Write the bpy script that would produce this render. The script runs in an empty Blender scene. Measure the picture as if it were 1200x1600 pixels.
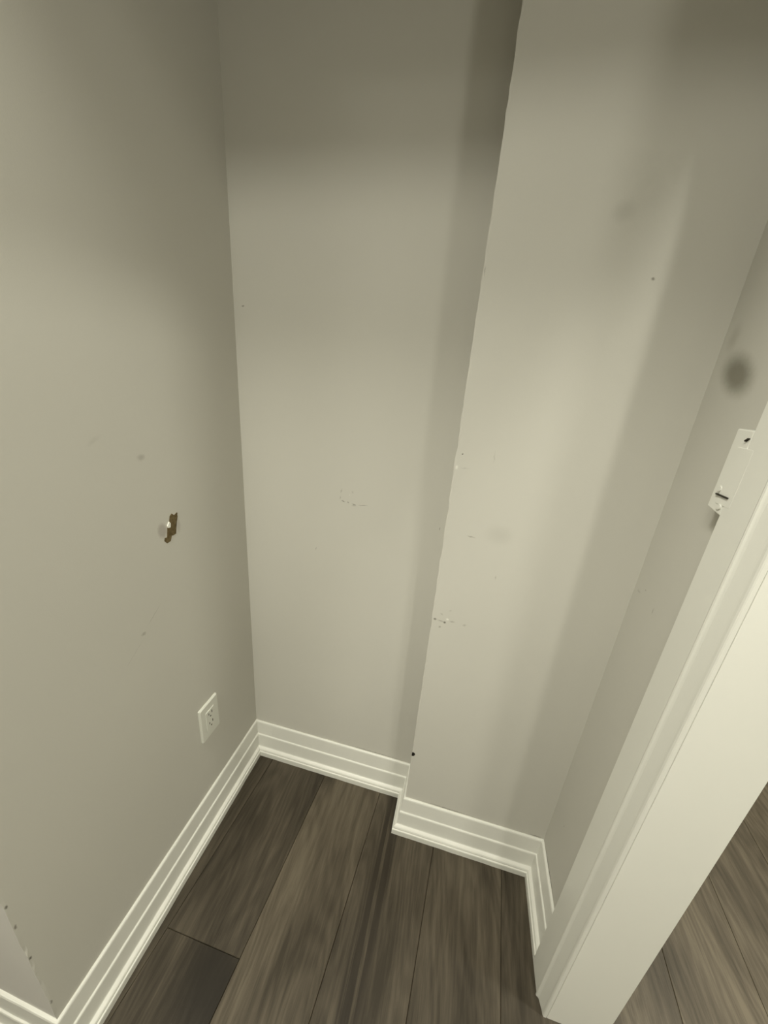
import bpy, bmesh, math, random
from mathutils import Vector, Matrix
random.seed(4)
S = bpy.context.scene
C = S.collection

# ------------------------------------------------------------------ camera
cam_d = bpy.data.cameras.new('camera'); cam = bpy.data.objects.new('camera', cam_d); C.objects.link(cam)
rt = Vector((0.969418, 0.232476, 0.078630)); up = Vector((-0.151216, 0.313485, 0.937476)); fw = Vector((-0.193292, 0.920697, -0.339052))
m = Matrix((rt, up, -fw)).transposed().to_4x4(); m.translation = Vector((0.5908, -0.8704, 1.3290))
cam.matrix_world = m
cam_d.sensor_fit = 'VERTICAL'; cam_d.sensor_height = 24.0; cam_d.lens = 24.0 * 566.86 / 1600
cam_d.clip_start = 0.02
S.camera = cam

# ------------------------------------------------------------------ light and exposure
S.view_settings.view_transform = 'Standard'; S.view_settings.look = 'None'
S.view_settings.gamma = 1; S.view_settings.use_curve_mapping = False
S.view_settings.exposure = 0.02
W = bpy.data.worlds.new('world'); S.world = W; W.use_nodes = True
W.node_tree.nodes['Background'].inputs[0].default_value = (1, .93, .78, 1)
W.node_tree.nodes['Background'].inputs[1].default_value = 0.02

CEIL = 2.44
LAMPS = [  # x, y, radius, watts, where
    (1.28, -1.38, .05, 11.0, 'smallest recessed ceiling light in the next room just outside the doorway'),
    (1.75, -0.57, .08, 15.0, 'small recessed ceiling light in the next room beside the door jamb'),
    (2.20, 0.40, .10, 24.0, 'small added ceiling light brightening the floor of the next room'),  # added lamp, lifts the dim floor of the next room
    (0.10, -1.00, .15, 20.0, 'wide recessed ceiling light nearest the closet header'),
    (0.15, -1.55, .20, 14.5, 'wide recessed ceiling light in the middle of the room behind the camera'),
    (-0.60, -2.20, .20, 9.0, 'wide recessed ceiling light furthest from the closet, on its left'),
]
WARM = (1.0, .98, .86)
# added fill light, out of view at the far end of the next room
wd = bpy.data.lights.new('fill_light', 'AREA'); wd.shape = 'RECTANGLE'; wd.size = .7; wd.size_y = .9; wd.energy = 22.0; wd.color = WARM
wo = bpy.data.objects.new('fill_light', wd); C.objects.link(wo); wo.location = (2.60, -3.03, 1.50)
wo.rotation_euler = (math.radians(90), 0, math.radians(32))

# ------------------------------------------------------------------ helpers
def link(name, bm, mat, parent=None, smooth=False, bevel=None):
    me = bpy.data.meshes.new(name)
    bmesh.ops.recalc_face_normals(bm, faces=bm.faces)
    bm.to_mesh(me); bm.free()
    me.materials.append(mat)
    if smooth:
        for p in me.polygons: p.use_smooth = True
    o = bpy.data.objects.new(name, me); C.objects.link(o)
    if parent: o.parent = parent
    if bevel:
        b = o.modifiers.new('bevel', 'BEVEL'); b.width = bevel; b.segments = 3; b.limit_method = 'ANGLE'; b.angle_limit = math.radians(40)
    return o
def struct(name, bm, mat, **k):
    o = link(name, bm, mat, **k); o['kind'] = 'structure'; return o
def box(bm, x0, x1, y0, y1, z0, z1):
    v = [bm.verts.new((x, y, z)) for x in (x0, x1) for y in (y0, y1) for z in (z0, z1)]
    for f in ((0,1,3,2), (4,6,7,5), (0,4,5,1), (2,3,7,6), (0,2,6,4), (1,5,7,3)):
        bm.faces.new([v[i] for i in f])
    return v
def bx(*a):
    bm = bmesh.new(); box(bm, *a); return bm
def prism_rows(poly, rows, jit=None, amp=0.0):
    """extrude an (x, y) outline up through the heights in rows; vertices in jit wander a little"""
    bm = bmesh.new(); L = []
    for z in rows:
        ring = []
        for i, (x, y) in enumerate(poly):
            dx = dy = 0
            if jit and i in jit: dx = random.gauss(0, amp); dy = random.gauss(0, amp)
            ring.append(bm.verts.new((x + dx, y + dy, z)))
        L.append(ring)
    n = len(poly)
    for a, b in zip(L, L[1:]):
        for i in range(n):
            bm.faces.new((a[i], a[(i+1) % n], b[(i+1) % n], b[i]))
    bm.faces.new(L[0]); bm.faces.new(L[-1][::-1])
    return bm

# ------------------------------------------------------------------ materials
def new_mat(name, rough=.6, spec=.3):
    mt = bpy.data.materials.new(name); mt.use_nodes = True
    nt = mt.node_tree; b = nt.nodes['Principled BSDF']
    b.inputs['Roughness'].default_value = rough
    b.inputs['Specular IOR Level'].default_value = spec
    return mt, nt, b
def mark_group():
    g = bpy.data.node_groups.new('wall_mark', 'ShaderNodeTree')
    def inp(n, t, d=None):
        s = g.interface.new_socket(n, in_out='INPUT', socket_type=t)
        if d is not None: s.default_value = d
    inp('Base', 'NodeSocketColor'); inp('Pos', 'NodeSocketVector'); inp('Centre', 'NodeSocketVector'); inp('Angle', 'NodeSocketFloat')
    inp('Inv', 'NodeSocketVector'); inp('Colour', 'NodeSocketColor'); inp('Strength', 'NodeSocketFloat'); inp('Soft', 'NodeSocketFloat')
    g.interface.new_socket('Out', in_out='OUTPUT', socket_type='NodeSocketColor')
    N = g.nodes; K = g.links
    i = N.new('NodeGroupInput'); o = N.new('NodeGroupOutput')
    sub = N.new('ShaderNodeVectorMath'); sub.operation = 'SUBTRACT'
    ro = N.new('ShaderNodeVectorRotate'); ro.rotation_type = 'Z_AXIS'
    mu = N.new('ShaderNodeVectorMath'); mu.operation = 'MULTIPLY'
    le = N.new('ShaderNodeVectorMath'); le.operation = 'LENGTH'
    mr = N.new('ShaderNodeMapRange'); mr.interpolation_type = 'SMOOTHSTEP'
    mr.inputs['From Max'].default_value = 1.0
    mr.inputs['To Min'].default_value = 1.0; mr.inputs['To Max'].default_value = 0.0
    ml = N.new('ShaderNodeMath'); ml.operation = 'MULTIPLY'
    mx = N.new('ShaderNodeMix'); mx.data_type = 'RGBA'
    K.new(i.outputs['Pos'], sub.inputs[0]); K.new(i.outputs['Centre'], sub.inputs[1])
    K.new(sub.outputs[0], ro.inputs['Vector']); K.new(i.outputs['Angle'], ro.inputs['Angle'])
    K.new(ro.outputs[0], mu.inputs[0]); K.new(i.outputs['Inv'], mu.inputs[1])
    K.new(mu.outputs[0], le.inputs[0]); K.new(le.outputs['Value'], mr.inputs['Value'])
    K.new(i.outputs['Soft'], mr.inputs['From Min'])
    K.new(mr.outputs[0], ml.inputs[0]); K.new(i.outputs['Strength'], ml.inputs[1])
    K.new(ml.outputs[0], mx.inputs[0]); K.new(i.outputs['Base'], mx.inputs[6]); K.new(i.outputs['Colour'], mx.inputs[7])
    K.new(mx.outputs[2], o.inputs[0])
    return g
MG = mark_group()
DARK = (.09, .08, .06, 1); GREY = (.22, .20, .165, 1); WHITE = (.80, .79, .72, 1); BROWN = (.12, .08, .045, 1)
def paint(name, col, axis=None, marks=(), rough=.62, var=.03, bump=.05, spec=.25):
    """roller-painted plasterboard; axis = the wall's normal ('x' or 'y'); marks = (u, z, ru, rz, angle, colour, strength, soft)"""
    mt, nt, b = new_mat(name, rough, spec)
    N = nt.nodes; K = nt.links
    tc = N.new('ShaderNodeTexCoord')
    n1 = N.new('ShaderNodeTexNoise'); n1.inputs['Scale'].default_value = 3.0; n1.inputs['Detail'].default_value = 3
    K.new(tc.outputs['Object'], n1.inputs['Vector'])
    mx = N.new('ShaderNodeMix'); mx.data_type = 'RGBA'
    mx.inputs[6].default_value = tuple(c * (1 - var) for c in col) + (1,)
    mx.inputs[7].default_value = tuple(min(1, c * (1 + var)) for c in col) + (1,)
    K.new(n1.outputs['Fac'], mx.inputs[0])
    out = mx.outputs[2]
    if marks:
        sp = N.new('ShaderNodeSeparateXYZ'); K.new(tc.outputs['Object'], sp.inputs[0])
        cb = N.new('ShaderNodeCombineXYZ')
        K.new(sp.outputs['Y' if axis == 'x' else 'X'], cb.inputs[0]); K.new(sp.outputs['Z'], cb.inputs[1])
        nz = N.new('ShaderNodeTexNoise'); nz.inputs['Scale'].default_value = 160; nz.inputs['Detail'].default_value = 2
        K.new(tc.outputs['Object'], nz.inputs['Vector'])
        ms = N.new('ShaderNodeVectorMath'); ms.operation = 'MULTIPLY_ADD'
        ms.inputs[1].default_value = (.005, .005, 0)
        K.new(nz.outputs['Color'], ms.inputs[0])
        sh = N.new('ShaderNodeVectorMath'); sh.operation = 'SUBTRACT'; sh.inputs[1].default_value = (.0025, .0025, 0)
        K.new(cb.outputs[0], sh.inputs[0]); K.new(sh.outputs[0], ms.inputs[2])
        for (u, z, ru, rz, a, colr, st, so) in marks:
            g = N.new('ShaderNodeGroup'); g.node_tree = MG
            K.new(out, g.inputs['Base']); K.new(ms.outputs[0], g.inputs['Pos'])
            g.inputs['Centre'].default_value = (u, z, 0); g.inputs['Angle'].default_value = -a
            g.inputs['Inv'].default_value = (1/ru, 1/rz, 0); g.inputs['Colour'].default_value = colr
            g.inputs['Strength'].default_value = st; g.inputs['Soft'].default_value = so
            out = g.outputs[0]
    K.new(out, b.inputs['Base Color'])
    n2 = N.new('ShaderNodeTexNoise'); n2.inputs['Scale'].default_value = 420; n2.inputs['Detail'].default_value = 2
    K.new(tc.outputs['Object'], n2.inputs['Vector'])
    bp = N.new('ShaderNodeBump'); bp.inputs['Strength'].default_value = bump; bp.inputs['Distance'].default_value = .002
    K.new(n2.outputs['Fac'], bp.inputs['Height']); K.new(bp.outputs[0], b.inputs['Normal'])
    return mt
def seg(u0, z0, u1, z1, w, col=DARK, st=.7, so=.2):
    L = math.hypot(u1-u0, z1-z0)
    return ((u0+u1)/2, (z0+z1)/2, L/2 + .001, w, math.atan2(z1-z0, u1-u0), col, st, so)

WALL = (.600, .585, .528)
TRIM = (.765, .76, .70)
m_left = paint('wall_paint_left', WALL, 'x', [
    (-.316, 1.158, .012, .008, 0, GREY, .35, .1), (-.372, .797, .008, .006, 0, GREY, .45, .1),
    seg(-.365, .806, -.318, .840, .0012, GREY, .35), seg(-.43, .745, -.37, .79, .0012, GREY, .2),
    (-.291, .998, .015, .021, .15, (.33, .29, .26, 1), .55, .45), (-.2465, .992, .007, .020, 0, (.40, .36, .32, 1), .4, .3),
    (-.40, 1.20, .02, .006, .5, GREY, .12, .0),
    (-.679, .508, .0025, .006, 0, DARK, .8, .2), (-.679, .452, .0025, .008, 0, GREY, .9, .2), (-.679, .356, .0025, .006, 0, DARK, .8, .2), (-.679, .20, .0022, .008, 0, DARK, .6, .2),
])
m_back = paint('wall_paint_back', WALL, 'y', [
    seg(.288, 1.022, .302, 1.020, .0020), seg(.306, 1.021, .312, 1.018, .0020), seg(.318, 1.018, .334, 1.014, .0014),
    seg(.318, 1.013, .332, 1.012, .0014), seg(.334, 1.015, .366, 1.020, .0013), seg(.287, 1.042, .291, 1.056, .003, GREY, .4, 0),
    seg(.286, 1.024, .288, 1.036, .002, GREY, .5, 0), (.320, 1.049, .004, .006, 0, GREY, .3, 0), (.312, 1.041, .003, .004, 0, WHITE, .4, 0),
    (.025, 1.470, .005, .002, 0, DARK, .7, .3), (.221, .868, .002, .007, -.3, GREY, .6, .1), (.556, .987, .0014, .006, 0, DARK, .7, .2),
    seg(.30, .1440, .572, .1440, .0024, DARK, .5, .2),
])
m_proj = paint('wall_paint_projection', WALL, 'y', [
    (.580, .792, .0045, .005, 0, DARK, .75, .1), seg(.583, .792, .604, .788, .0030, GREY, .6, 0), (.6035, .788, .0045, .0045, 0, DARK, .8, .2),
    (.609, .798, .005, .0035, -.8, WHITE, .95, .4), seg(.612, .794, .630, .795, .003, GREY, .5, 0), (.594, .772, .004, .004, 0, GREY, .6, 0),
    (.651, .791, .007, .005, .4, GREY, .35, 0), (.594, .809, .007, .003, -.6, GREY, .35, 0), (.613, .824, .004, .004, 0, GREY, .3, 0),
    (.5855, 1.200, .0022, .0022, 0, DARK, .9, .5), (.5775, 1.171, .004, .006, 0, WHITE, .8, .2), seg(.58, 1.170, .606, 1.172, .002, GREY, .2, 0),
    seg(.648, 1.217, .650, 1.184, .0016, GREY, .25, 0), seg(.618, 1.022, .643, 1.020, .0016, GREY, .6, .1),
    (.688, 1.035, .040, .032, 0, (.42, .41, .36, 1), .25, .1), (.699, .933, .002, .007, 0, GREY, .4, 0),
    (.844, 1.519, .0045, .003, 0, GREY, .8, .1), (.776, 1.610, .024, .022, 0, (.40, .39, .34, 1), .35, .1),
    seg(.574, 1.535, .576, 1.515, .0015, DARK, .5, 0), seg(.60, .1440, .80, .1440, .0026, DARK, .6, .2), seg(.93, .1440, .972, .1440, .0028, DARK, .6, .2),
    (.575, .325, .0075, .0085, -.4, (.010, .008, .005, 1), 1.0, .7), (.745, .28, .002, .003, 0, GREY, .3, 0),
])
m_right = paint('wall_paint_right', tuple(c*.97 for c in WALL), 'x', [
    (-.171, 1.380, .060, .036, .50, (.20, .19, .145, 1), .85, .22),
    (-.13, 1.435, .018, .030, 0, (.33, .31, .25, 1), .35, .0),
    (-.171, .312, .002, .003, 0, DARK, .6, .2), (-.125, .97, .010, .004, 0, GREY, .3, 0), (-.19, .966, .0025, .009, 0, GREY, .5, 0),
    (-.145, .985, .0015, .003, 0, DARK, .5, .1),
    seg(-.11, .1445, -.25, .1445, .0030, DARK, .85, .3),
])
m_wall = paint('wall_paint', WALL)
m_return = paint('wall_paint_left_return', (.655, .635, .595))  # lighter tone carries the brighter light on this wall; pinker hue its own
m_ceil = paint('ceiling_paint', (.66, .65, .60))
m_trim = paint('white_trim_gloss', TRIM, rough=.38, var=.03, bump=.02, spec=.4)
m_jamb = paint('white_jamb_gloss', tuple(c*1.04 for c in TRIM), rough=.42, var=.02, bump=.02, spec=.35)
m_plate = paint('outlet_white_plastic', (.70, .70, .63), rough=.35, var=.01, bump=0, spec=.45)
# --
m_dark = new_mat('dark_slot', .8, .1); m_dark[2].inputs['Base Color'].default_value = (.045, .040, .030, 1); m_dark = m_dark[0]
m_plaster = new_mat('plaster_chip', .9, .1); m_plaster[2].inputs['Base Color'].default_value = (.88, .87, .80, 1); m_plaster = m_plaster[0]
mt, nt, b = new_mat('torn_brown_paper', .95, .05)
tn = nt.nodes.new('ShaderNodeTexNoise'); tn.inputs['Scale'].default_value = 130; tn.inputs['Detail'].default_value = 5
tcx = nt.nodes.new('ShaderNodeTexCoord'); nt.links.new(tcx.outputs['Object'], tn.inputs['Vector'])
rp = nt.nodes.new('ShaderNodeValToRGB'); rp.color_ramp.elements[0].position = .3; rp.color_ramp.elements[1].position = .7
rp.color_ramp.elements[0].color = (.105, .078, .038, 1); rp.color_ramp.elements[1].color = (.19, .145, .075, 1)
nt.links.new(tn.outputs['Fac'], rp.inputs[0]); nt.links.new(rp.outputs[0], b.inputs['Base Color']); m_torn = mt

# wood floor
def floor_mat():
    mt, nt, b = new_mat('grey_brown_oak_planks', .5, .35)
    N = nt.nodes; K = nt.links
    tc = N.new('ShaderNodeTexCoord'); at = N.new('ShaderNodeAttribute'); at.attribute_name = 'plank'
    sep = N.new('ShaderNodeSeparateColor'); K.new(at.outputs['Color'], sep.inputs[0])
    off = N.new('ShaderNodeVectorMath'); off.operation = 'MULTIPLY_ADD'; off.inputs[1].default_value = (7, 13, 3)
    K.new(at.outputs['Color'], off.inputs[0]); K.new(tc.outputs['Object'], off.inputs[2])
    def noise(sx, sy, det, rough=.55, dist=0):
        mp = N.new('ShaderNodeMapping'); mp.inputs['Scale'].default_value = (sx, sy, 1)
        K.new(off.outputs[0], mp.inputs['Vector'])
        n = N.new('ShaderNodeTexNoise'); n.inputs['Scale'].default_value = 1; n.inputs['Detail'].default_value = det
        n.inputs['Roughness'].default_value = rough; n.inputs['Distortion'].default_value = dist
        K.new(mp.outputs[0], n.inputs['Vector']); return n
    fine = noise(420, 14, 5, .7)
    mid = noise(55, 5, 5, .6, .4)
    big = noise(9, 2.2, 3, .5, .6)
    # cathedral grain: contour lines of a slow stretched field
    field = noise(6.0, 1.1, 2, .45)
    mm = N.new('ShaderNodeMath'); mm.operation = 'MULTIPLY'; mm.inputs[1].default_value = 150; K.new(field.outputs['Fac'], mm.inputs[0])
    sn = N.new('ShaderNodeMath'); sn.operation = 'SINE'; K.new(mm.outputs[0], sn.inputs[0])
    r1 = N.new('ShaderNodeMapRange'); r1.inputs['From Min'].default_value = -1; r1.inputs['From Max'].default_value = 1
    K.new(sn.outputs[0], r1.inputs['Value'])
    def mixf(a, bb, f):
        x = N.new('ShaderNodeMix'); x.data_type = 'FLOAT'; x.inputs[0].default_value = f
        K.new(a, x.inputs[2]); K.new(bb, x.inputs[3]); return x.outputs[0]
    v = mixf(mid.outputs['Fac'], fine.outputs['Fac'], .38)
    v = mixf(v, r1.outputs[0], .07)
    v = mixf(v, big.outputs['Fac'], .42)
    cr = N.new('ShaderNodeValToRGB'); K.new(v, cr.inputs[0])
    e = cr.color_ramp.elements
    e[0].position = .39; e[0].color = (.036, .028, .0165, 1)
    e[1].position = .61; e[1].color = (.118, .097, .067, 1)
    e2 = cr.color_ramp.elements.new(.5); e2.color = (.071, .057, .038, 1)
    # per-plank tone (R) and a dark streaky heart (G)
    tone = N.new('ShaderNodeMix'); tone.data_type = 'RGBA'; tone.blend_type = 'MULTIPLY'; tone.inputs[0].default_value = 1
    cx = N.new('ShaderNodeCombineColor'); [K.new(sep.outputs['Red'], cx.inputs[i]) for i in range(3)]
    K.new(cr.outputs[0], tone.inputs[6]); K.new(cx.outputs[0], tone.inputs[7])
    K.new(tone.outputs[2], b.inputs['Base Color'])
    # dark streak bundle around x = .48..56 of the plank that carries B > .9, running along the grain
    st = noise(95, .6, 3, .5, .2)
    sr = N.new('ShaderNodeMapRange'); sr.inputs['From Min'].default_value = .47; sr.inputs['From Max'].default_value = .53
    K.new(st.outputs['Fac'], sr.inputs['Value'])
    sx = N.new('ShaderNodeSeparateXYZ'); K.new(tc.outputs['Object'], sx.inputs[0])
    yy = N.new('ShaderNodeMath'); yy.operation = 'MULTIPLY_ADD'; yy.inputs[1].default_value = -.07; K.new(sx.outputs['Y'], yy.inputs[0]); K.new(sx.outputs['X'], yy.inputs[2])
    d = N.new('ShaderNodeMath'); d.operation = 'SUBTRACT'; d.inputs[1].default_value = .553; K.new(yy.outputs[0], d.inputs[0])
    ab = N.new('ShaderNodeMath'); ab.operation = 'ABSOLUTE'; K.new(d.outputs[0], ab.inputs[0])
    br = N.new('ShaderNodeMapRange'); br.interpolation_type = 'SMOOTHSTEP'; br.inputs['From Min'].default_value = .018; br.inputs['From Max'].default_value = .05
    br.inputs['To Min'].default_value = .8; br.inputs['To Max'].default_value = 0; K.new(ab.outputs[0], br.inputs['Value'])
    bb = N.new('ShaderNodeMath'); bb.operation = 'MULTIPLY'; K.new(sr.outputs[0], bb.inputs[0]); K.new(br.outputs[0], bb.inputs[1])
    b2 = N.new('ShaderNodeMath'); b2.operation = 'MULTIPLY'; K.new(bb.outputs[0], b2.inputs[0]); K.new(sep.outputs['Blue'], b2.inputs[1])
    dk = N.new('ShaderNodeMix'); dk.data_type = 'RGBA'; K.new(b2.outputs[0], dk.inputs[0]); K.new(tone.outputs[2], dk.inputs[6])
    dk.inputs[7].default_value = (.018, .013, .007, 1)
    # soft dark oval at the end of one plank (B = .5)
    cm = N.new('ShaderNodeMath'); cm.operation = 'COMPARE'; cm.inputs[1].default_value = .5; cm.inputs[2].default_value = .1; K.new(sep.outputs['Blue'], cm.inputs[0])
    mp = N.new('ShaderNodeMapping'); mp.vector_type = 'TEXTURE'; mp.inputs['Location'].default_value = (.215, -.53, 0); mp.inputs['Rotation'].default_value = (0, 0, .25); mp.inputs['Scale'].default_value = (.12, .19, 1)
    K.new(tc.outputs['Object'], mp.inputs['Vector'])
    ln = N.new('ShaderNodeVectorMath'); ln.operation = 'LENGTH'; K.new(mp.outputs[0], ln.inputs[0])
    hr = N.new('ShaderNodeMapRange'); hr.interpolation_type = 'SMOOTHSTEP'; hr.inputs['From Min'].default_value = .15; hr.inputs['From Max'].default_value = 1.0
    hr.inputs['To Min'].default_value = .9; hr.inputs['To Max'].default_value = 0; K.new(ln.outputs['Value'], hr.inputs['Value'])
    hm = N.new('ShaderNodeMath'); hm.operation = 'MULTIPLY'; K.new(cm.outputs[0], hm.inputs[0]); K.new(hr.outputs[0], hm.inputs[1])
    hk = N.new('ShaderNodeMix'); hk.data_type = 'RGBA'; K.new(hm.outputs[0], hk.inputs[0]); K.new(dk.outputs[2], hk.inputs[6]); hk.inputs[7].default_value = (.010, .007, .003, 1)
    K.new(hk.outputs[2], b.inputs['Base Color'])
    bp = N.new('ShaderNodeBump'); bp.inputs['Strength'].default_value = .25; bp.inputs['Distance'].default_value = .0006
    K.new(fine.outputs['Fac'], bp.inputs['Height']); K.new(bp.outputs[0], b.inputs['Normal'])
    return mt
m_floor = floor_mat()

# ------------------------------------------------------------------ the room
X_R, X_R2 = .9734, 1.0816        # partition faces
Y_P, X_P = -.1055, .572          # projection face and its corner
Y_J = -.386                      # jamb face
Y_F = -.6816                     # where the left wall turns the corner
DOOR_Y0, DOOR_H = -1.95, 2.05
RX0, RX1, RY0, RY1 = -1.70, 3.20, -3.10, 1.00

# floor: every plank its own bevelled slab inside one mesh
bm = bmesh.new()
lay = bm.loops.layers.float_color.new('plank')
SK, PW, X0 = .07, .2025, .245 + .07*.53
def plank(k, y0, y1, col):
    xa, xb = X0 + k*PW, X0 + (k+1)*PW
    g, bv, dp = .0004, .0011, .0009
    def P(x, y, z): return bm.verts.new((x + SK*y, y, z))
    o = [P(xa+g, y0+g, -dp), P(xb-g, y0+g, -dp), P(xb-g, y1-g, -dp), P(xa+g, y1-g, -dp)]
    t = [P(xa+g+bv, y0+g+bv, 0), P(xb-g-bv, y0+g+bv, 0), P(xb-g-bv, y1-g-bv, 0), P(xa+g+bv, y1-g-bv, 0)]
    q = [P(xa+g, y0+g, -.012), P(xb-g, y0+g, -.012), P(xb-g, y1-g, -.012), P(xa+g, y1-g, -.012)]
    F = [bm.faces.new(t)]
    for i in range(4):
        j = (i+1) % 4
        F.append(bm.faces.new((o[i], o[j], t[j], t[i]))); F.append(bm.faces.new((q[i], q[j], o[j], o[i])))
    for f in F:
        for l in f.loops: l[lay] = col
TONE = {-2: .8, -1: .76, 0: 1.0, 1: .90, 2: .90, 3: .82, 4: 1.1, 5: 1.22, 6: 1.12, 7: 1.25}  # next-room planks run lighter: its stronger light is painted into their tone
for k in range(-10, 17):
    js = [-.485 if k == -1 else -.485 + random.uniform(.7, 1.5)]
    if 0 <= k <= 7: js = [-1.0 + .03 * k, 1.25 + .03 * k]
    while js[0] > RY0 - .2: js.insert(0, js[0] - (1.35 if k == -1 else random.choice((1.2, 1.5, 1.9))))
    while js[-1] < RY1 + .2: js.append(js[-1] + 1.75)
    for a, b_ in zip(js, js[1:]):
        tn_ = TONE.get(k, random.uniform(.88, 1.08))
        if k == -1 and b_ < -.4 : tn_ = .85
        plank(k, max(a, RY0 - .2), min(b_, RY1 + .2), (tn_, random.random(), 1.0 if k == 1 else (.5 if k == -1 and b_ < -.4 else 0.0), 1))
box(bm, RX0 - .1, RX1 + .1, RY0 - .1, RY1 + .1, -.05, -.0125)
# (the slab under the planks takes a dark tone)
bm.faces.ensure_lookup_table()
for f in bm.faces[-6:]:
    for l in f.loops: l[lay] = (.25, .5, 0, 1)
struct('floor', bm, m_floor)

bm = bx(RX0, RX1, RY0, RY1, CEIL, CEIL + .1); struct('ceiling', bm, m_ceil)

rows = [-.012 + i * (CEIL + .012) / 150 for i in range(151)]
# left wall: the corner at the front is a little ragged
bm = prism_rows([(-.112, 0), (-.112, Y_F), (-.004, Y_F), (0, Y_F), (0, Y_F + .004), (0, 0)], rows, {3}, .0005)
wl = struct('wall_left', bm, m_left)
wl.data.materials.append(m_return)      # its end face, towards the other room, takes the brightened paint
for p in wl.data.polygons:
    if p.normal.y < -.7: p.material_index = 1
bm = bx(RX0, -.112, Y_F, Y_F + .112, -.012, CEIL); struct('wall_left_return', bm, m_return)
bm = bx(-.112, X_P, 0, .11, -.012, CEIL); struct('wall_back', bm, m_back)
bm = prism_rows([(X_P, .11), (X_P, Y_P + .004), (X_P, Y_P), (X_P + .004, Y_P), (X_R, Y_P), (X_R, .11)], rows, {2}, .0005)
struct('wall_projection', bm, m_proj)
# right wall (partition) with the doorway
bm = bmesh.new()
box(bm, X_R, X_R2, -.3731, RY1, -.012, CEIL)
box(bm, X_R, X_R2, RY0, DOOR_Y0 - .013, -.012, CEIL)
box(bm, X_R, X_R2, DOOR_Y0 - .013, -.3731, DOOR_H + .013, CEIL)
struct('wall_right', bm, m_right)
struct('added_panel_1', bx(2.20, 3.00, RY0, RY0 + .02, 1.0, 2.0), m_plate)  # invented panel behind the fill light, out of view
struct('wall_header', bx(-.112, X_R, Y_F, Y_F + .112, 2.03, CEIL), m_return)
struct('wall_far_left', bx(RX0 - .1, RX0, RY0, Y_F + .112, -.012, CEIL), m_wall)
struct('wall_front', bx(RX0 - .1, RX1 + .1, RY0 - .1, RY0, -.012, CEIL), m_wall)
struct('wall_far_right', bx(RX1, RX1 + .1, RY0, RY1, -.012, CEIL), m_wall)
struct('wall_far_back', bx(X_R, RX1 + .1, RY1, RY1 + .1, -.012, CEIL), m_wall)

# baseboards: stepped profile (thickness, height), mitred ends
PROF = [(0, 0), (.0270, 0), (.0270, .0175), (.0262, .0195), (.0240, .0210), (.0238, .0245), (.0222, .0280), (.0190, .0305), (.0150, .0330), (.0142, .0360),
        (.0128, .0820), (.0118, .0850), (.0092, .0872), (.0088, .0900), (.0062, .1350), (.0050, .1385), (.0030, .1400), (0, .1400)]
def baseboard(name, p0, p1, n, m0, m1):
    """p0, p1 on the wall face; n = its outward normal; m = +1 inside corner, -1 outside corner, 0 square end"""
    p0 = Vector(p0 + (0,)); p1 = Vector(p1 + (0,)); n = Vector(n + (0,)); d = (p1 - p0).normalized()
    bm = bmesh.new(); steps = max(2, int((p1-p0).length / .03)); R = []
    for s in range(steps + 1):
        f = s / steps; ring = []
        wob = random.gauss(0, .00025) if 0 < s < steps else 0
        for th, z in PROF:
            a = p0 + d * th * m0; b_ = p1 - d * th * m1
            p = a.lerp(b_, f) + n * (th + (wob if th > .004 else 0)) + Vector((0, 0, z + (wob if z > .01 else 0)))
            ring.append(bm.verts.new(p))
        R.append(ring)
    k = len(PROF)
    for a, b_ in zip(R, R[1:]):
        for i in range(k): bm.faces.new((a[i], a[(i+1) % k], b_[(i+1) % k], b_[i]))
    bm.faces.new(R[0]); bm.faces.new(R[-1][::-1])
    return struct(name, bm, m_trim)
baseboard('baseboard_left', (0, 0), (0, Y_F), (1, 0), 1, -1)
baseboard('baseboard_back', (0, 0), (X_P, 0), (0, -1), 1, 1)
baseboard('baseboard_projection_side', (X_P, 0), (X_P, Y_P), (-1, 0), 1, -1)
baseboard('baseboard_projection', (X_P, Y_P), (X_R, Y_P), (0, -1), -1, 1)
baseboard('baseboard_right', (X_R, Y_P), (X_R, -.298), (-1, 0), 1, 0)
baseboard('baseboard_left_return', (0, Y_F), (RX0, Y_F), (0, -1), -1, 1)

# door casing (trim_1): two legs and a head, one moulded U; profile across (distance from the opening edge, x)
CAS = [(0, .9572), (0, .9625), (.0135, .9625), (.0135, X_R), (.088, X_R), (.088, .9475), (.0868, .9464), (.0345, .9464), (.0325, .9452), (.0305, .9445), (.0285, .9452),
       (.0270, .9480), (.0255, .9500), (.0100, .9540), (.0070, .9546), (.0035, .9548), (.0012, .9558)]
def casing(name, side=1):
    bm = bmesh.new(); R = []
    def ring(fn): R.append([bm.verts.new(fn(w, x)) for w, x in CAS])
    N_ = 60
    for i in range(N_ + 1): ring(lambda w, x: (x, Y_J + w, (DOOR_H + w) * i / N_))
    for i in range(N_ + 1): ring(lambda w, x: (x, DOOR_Y0 - w, (DOOR_H + w) * (1 - i / N_)))
    k = len(CAS)
    for a, b_ in zip(R, R[1:]):
        for i in range(k): bm.faces.new((a[i], a[(i+1) % k], b_[(i+1) % k], b_[i]))
    bm.faces.new(R[0]); bm.faces.new(R[-1][::-1])
    return struct(name, bm, m_trim)
casing('trim_1')
# jamb lining of the doorway (trim_2): two side boards and a head board
bm = bmesh.new()
box(bm, .9637, X_R2, Y_J, -.3733, 0, DOOR_H)
box(bm, .9637, X_R2, DOOR_Y0 - .0127, DOOR_Y0, 0, DOOR_H)
box(bm, .9637, X_R2, DOOR_Y0 - .0127, -.3733, DOOR_H, DOOR_H + .0127)
struct('trim_2', bm, m_jamb, bevel=.0012)

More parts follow.
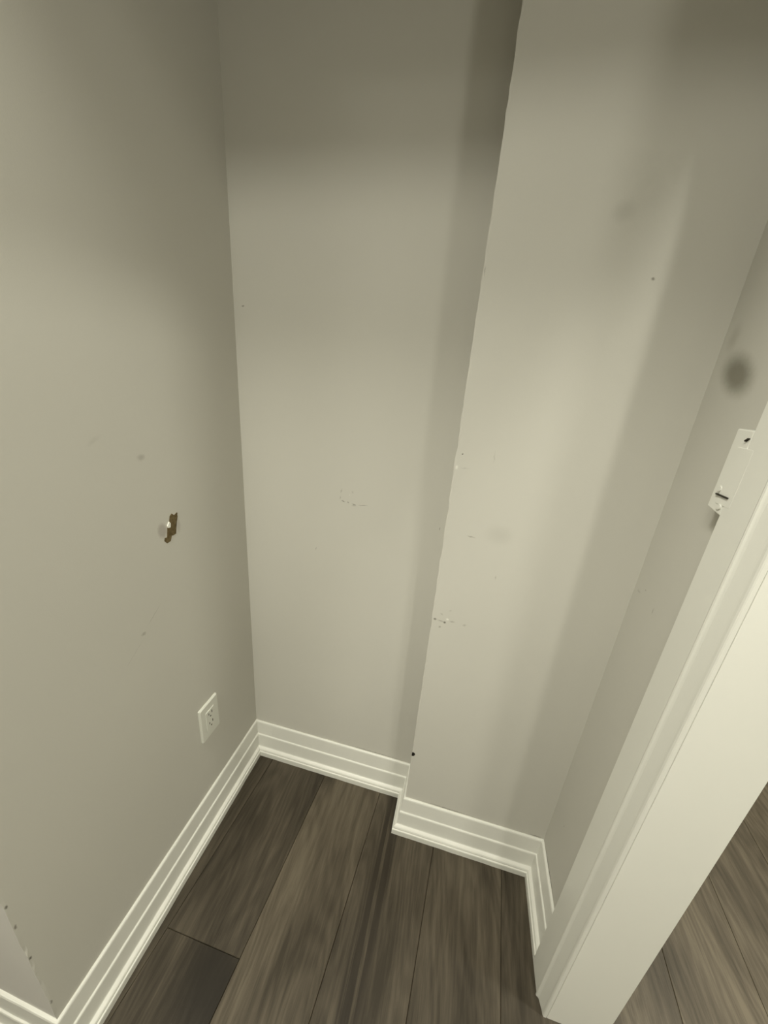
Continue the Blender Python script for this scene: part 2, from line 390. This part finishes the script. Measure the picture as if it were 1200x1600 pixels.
# ------------------------------------------------------------------ power outlet
def rrect(bm, y0, y1, z0, z1, x0, x1, r=.003, seg_=4, inset=.0):
    pts = []
    for cy, cz, a0 in ((y1-r, z1-r, 0), (y0+r, z1-r, 90), (y0+r, z0+r, 180), (y1-r, z0+r, 270)):
        for i in range(seg_ + 1):
            a = math.radians(a0 + 90*i/seg_); pts.append((cy + r*math.cos(a), cz + r*math.sin(a)))
    cy, cz = (y0+y1)/2, (z0+z1)/2
    A = [bm.verts.new((x0, y, z)) for y, z in pts]
    mid = [bm.verts.new((x0 + (x1-x0)*.55, y, z)) for y, z in pts]
    B = [bm.verts.new((x1, cy + (y-cy)*(1 - inset/abs(y1-cy)), cz + (z-cz)*(1 - inset/abs(z1-cz)))) for y, z in pts]
    n = len(pts)
    for P, Q in ((A, mid), (mid, B)):
        for i in range(n): bm.faces.new((P[i], P[(i+1) % n], Q[(i+1) % n], Q[i]))
    bm.faces.new(A); bm.faces.new(B[::-1])
def disc(bm, y, z, x0, x1, r, n=20):
    A = [bm.verts.new((x0, y + r*math.cos(2*math.pi*i/n), z + r*math.sin(2*math.pi*i/n))) for i in range(n)]
    B = [bm.verts.new((x1, y + r*.9*math.cos(2*math.pi*i/n), z + r*.9*math.sin(2*math.pi*i/n))) for i in range(n)]
    for i in range(n): bm.faces.new((A[i], A[(i+1) % n], B[(i+1) % n], B[i]))
    bm.faces.new(A); bm.faces.new(B[::-1])
OY, OZ = -.2245, .3985
ou = bpy.data.objects.new('power_outlet', None); C.objects.link(ou); ou.location = (0, OY, OZ); ou.empty_display_size = .03
ou['label'] = 'white duplex power outlet in a rectangular screwless plate low on the left wall'; ou['category'] = 'outlet'
bm = bmesh.new(); rrect(bm, -.0355, .0355, -.0585, .0585, 0, .0065, .003, 4, .0022); pl = link('cover_plate', bm, m_plate, ou)
bm = bmesh.new(); rrect(bm, -.0168, .0168, -.0335, .0335, .0060, .0082, .0015, 3, .0006); rc = link('receptacle', bm, m_plate, ou)
for s in (1, -1):
    cz = s * .0165
    bm = bmesh.new(); box(bm, .0078, .00835, .0050, .0074, cz + .0005, cz + .0095); link('blade_slot', bm, m_dark, rc)
    bm = bmesh.new(); box(bm, .0078, .00835, -.0074, -.0050, cz + .0010, cz + .0085); link('blade_slot', bm, m_dark, rc)
    bm = bmesh.new(); disc(bm, 0, cz - .0065, .0078, .00835, .0026, 14); link('ground_hole', bm, m_dark, rc)
bm = bmesh.new(); box(bm, .0060, .0064, -.0178, .0178, -.0345, .0345); link('gap_line', bm, new_mat('shadow_gap_grey', .7)[0], ou)
bpy.data.materials['shadow_gap_grey'].node_tree.nodes['Principled BSDF'].inputs['Base Color'].default_value = (.30, .29, .25, 1)

# ------------------------------------------------------------------ torn patch in the left wall
def ngon_plate(pts, x0, x1):
    bm = bmesh.new()
    A = [bm.verts.new((x0, y, z)) for y, z in pts]; B = [bm.verts.new((x1, y, z)) for y, z in pts]
    n = len(pts)
    for i in range(n): bm.faces.new((A[i], A[(i+1) % n], B[(i+1) % n], B[i]))
    bmesh.ops.triangulate(bm, faces=[bm.faces.new(B)]); bm.faces.new(A)
    return bm
brown = [(-.268, 1.023), (-.262, 1.027), (-.256, 1.021), (-.248, 1.025), (-.246, 1.023), (-.248, 1.019), (-.247, 1.015), (-.251, 1.004), (-.254, 1.002), (-.254, .992), (-.257, .978),
         (-.265, .977), (-.269, .978), (-.274, .967), (-.284, .966), (-.290, .974), (-.288, .980), (-.282, .979), (-.278, 1.0), (-.271, 1.0), (-.271, 1.012)]
tp = link('torn_paper', ngon_plate(brown, -.001, .0007), m_torn, wl); tp['label'] = 'brown torn paper face showing through the paint'
fl = link('plaster_chip', ngon_plate([(-.278, 1.004), (-.2725, 1.012), (-.2695, 1.007), (-.271, .9985), (-.277, .9995)], -.001, .0022), m_plaster, wl)
fl['label'] = 'white flake of loose plaster beside the torn paper'

# ------------------------------------------------------------------ painted-over hinge leaf on the edge of the casing
hg = bpy.data.objects.new('hinge_plate', None); C.objects.link(hg); hg.location = (.9464, -.283, 1.248); hg.empty_display_size = .03
hg['label'] = 'painted-over hinge plate with screw slots on the closet side of the door casing'; hg['category'] = 'hinge'
def rel(bm, o=hg.location):
    bmesh.ops.translate(bm, verts=bm.verts, vec=-Vector(o)); return bm
pts = [(-.2655, 1.306), (-.2655, 1.1945), (-.2975, 1.1895), (-.2975, 1.306)]
bm = bmesh.new()
A = [bm.verts.new((X_R - .0005, y, z)) for y, z in pts]; B = [bm.verts.new((.9470, y, z)) for y, z in pts]
for i in range(4): bm.faces.new((A[i], A[(i+1) % 4], B[(i+1) % 4], B[i]))
bm.faces.new(A); bm.faces.new(B[::-1])
link('hinge_leaf', rel(bm), m_trim, hg, bevel=.0015)
bm = bmesh.new(); rrect(bm, -.3115, -.2805, 1.203, 1.283, .9470, .9462, .002, 3, .0006); link('raised_leaf', rel(bm), m_trim, hg)
bm = bmesh.new(); v = box(bm, .9442, .9475, -.3025, -.2770, 1.2148, 1.2168); link('slot', rel(bm), m_dark, hg)
bm = bmesh.new(); v = box(bm, .9440, .9475, -.2960, -.2900, 1.2930, 1.2945)
bmesh.ops.rotate(bm, verts=bm.verts, cent=(.946, -.293, 1.294), matrix=Matrix.Rotation(math.radians(-40), 3, 'X')); link('slot', rel(bm), m_dark, hg)
bm = bmesh.new(); disc(bm, -.2915, 1.2005, .9470, .9448, .0042); link('screw', rel(bm), m_trim, hg)
bm = bmesh.new(); disc(bm, -.2790, 1.2235, .9470, .9452, .0042); link('screw', rel(bm), m_trim, hg)

# ------------------------------------------------------------------ ceiling lamps of the two rooms, one of them added (above the frame)
mt, nt, b = new_mat('lamp_lens'); b.inputs['Emission Color'].default_value = WARM + (1,); b.inputs['Emission Strength'].default_value = .5; m_lens = mt
for x, y, r, w, lab in LAMPS:
    e = bpy.data.objects.new('recessed_light', None); C.objects.link(e); e.location = (x, y, CEIL); e['label'] = lab; e['category'] = 'ceiling light'; e['group'] = 'recessed ceiling lights'
    bm = bmesh.new(); n = 40; prof = [(r + .02, 0), (r + .018, -.006), (r + .003, -.006), (r, 0)]
    RR = [[bm.verts.new((q*math.cos(2*math.pi*i/n), q*math.sin(2*math.pi*i/n), z)) for q, z in prof] for i in range(n)]
    for i in range(n):
        for j in range(4): bm.faces.new((RR[i][j], RR[(i+1) % n][j], RR[(i+1) % n][(j+1) % 4], RR[i][(j+1) % 4]))
    link('trim_ring', bm, m_trim, e)
    bm = bmesh.new(); bm.faces.new([bm.verts.new((r*math.cos(2*math.pi*i/n), r*math.sin(2*math.pi*i/n), -.002)) for i in range(n)]); link('lens', bm, m_lens, e)
    l = bpy.data.lights.new('lamp', 'AREA'); l.shape = 'DISK'; l.size = 2*r; l.energy = w; l.color = WARM
    lo = bpy.data.objects.new('lamp', l); C.objects.link(lo); lo.location = (x, y, CEIL - .012)
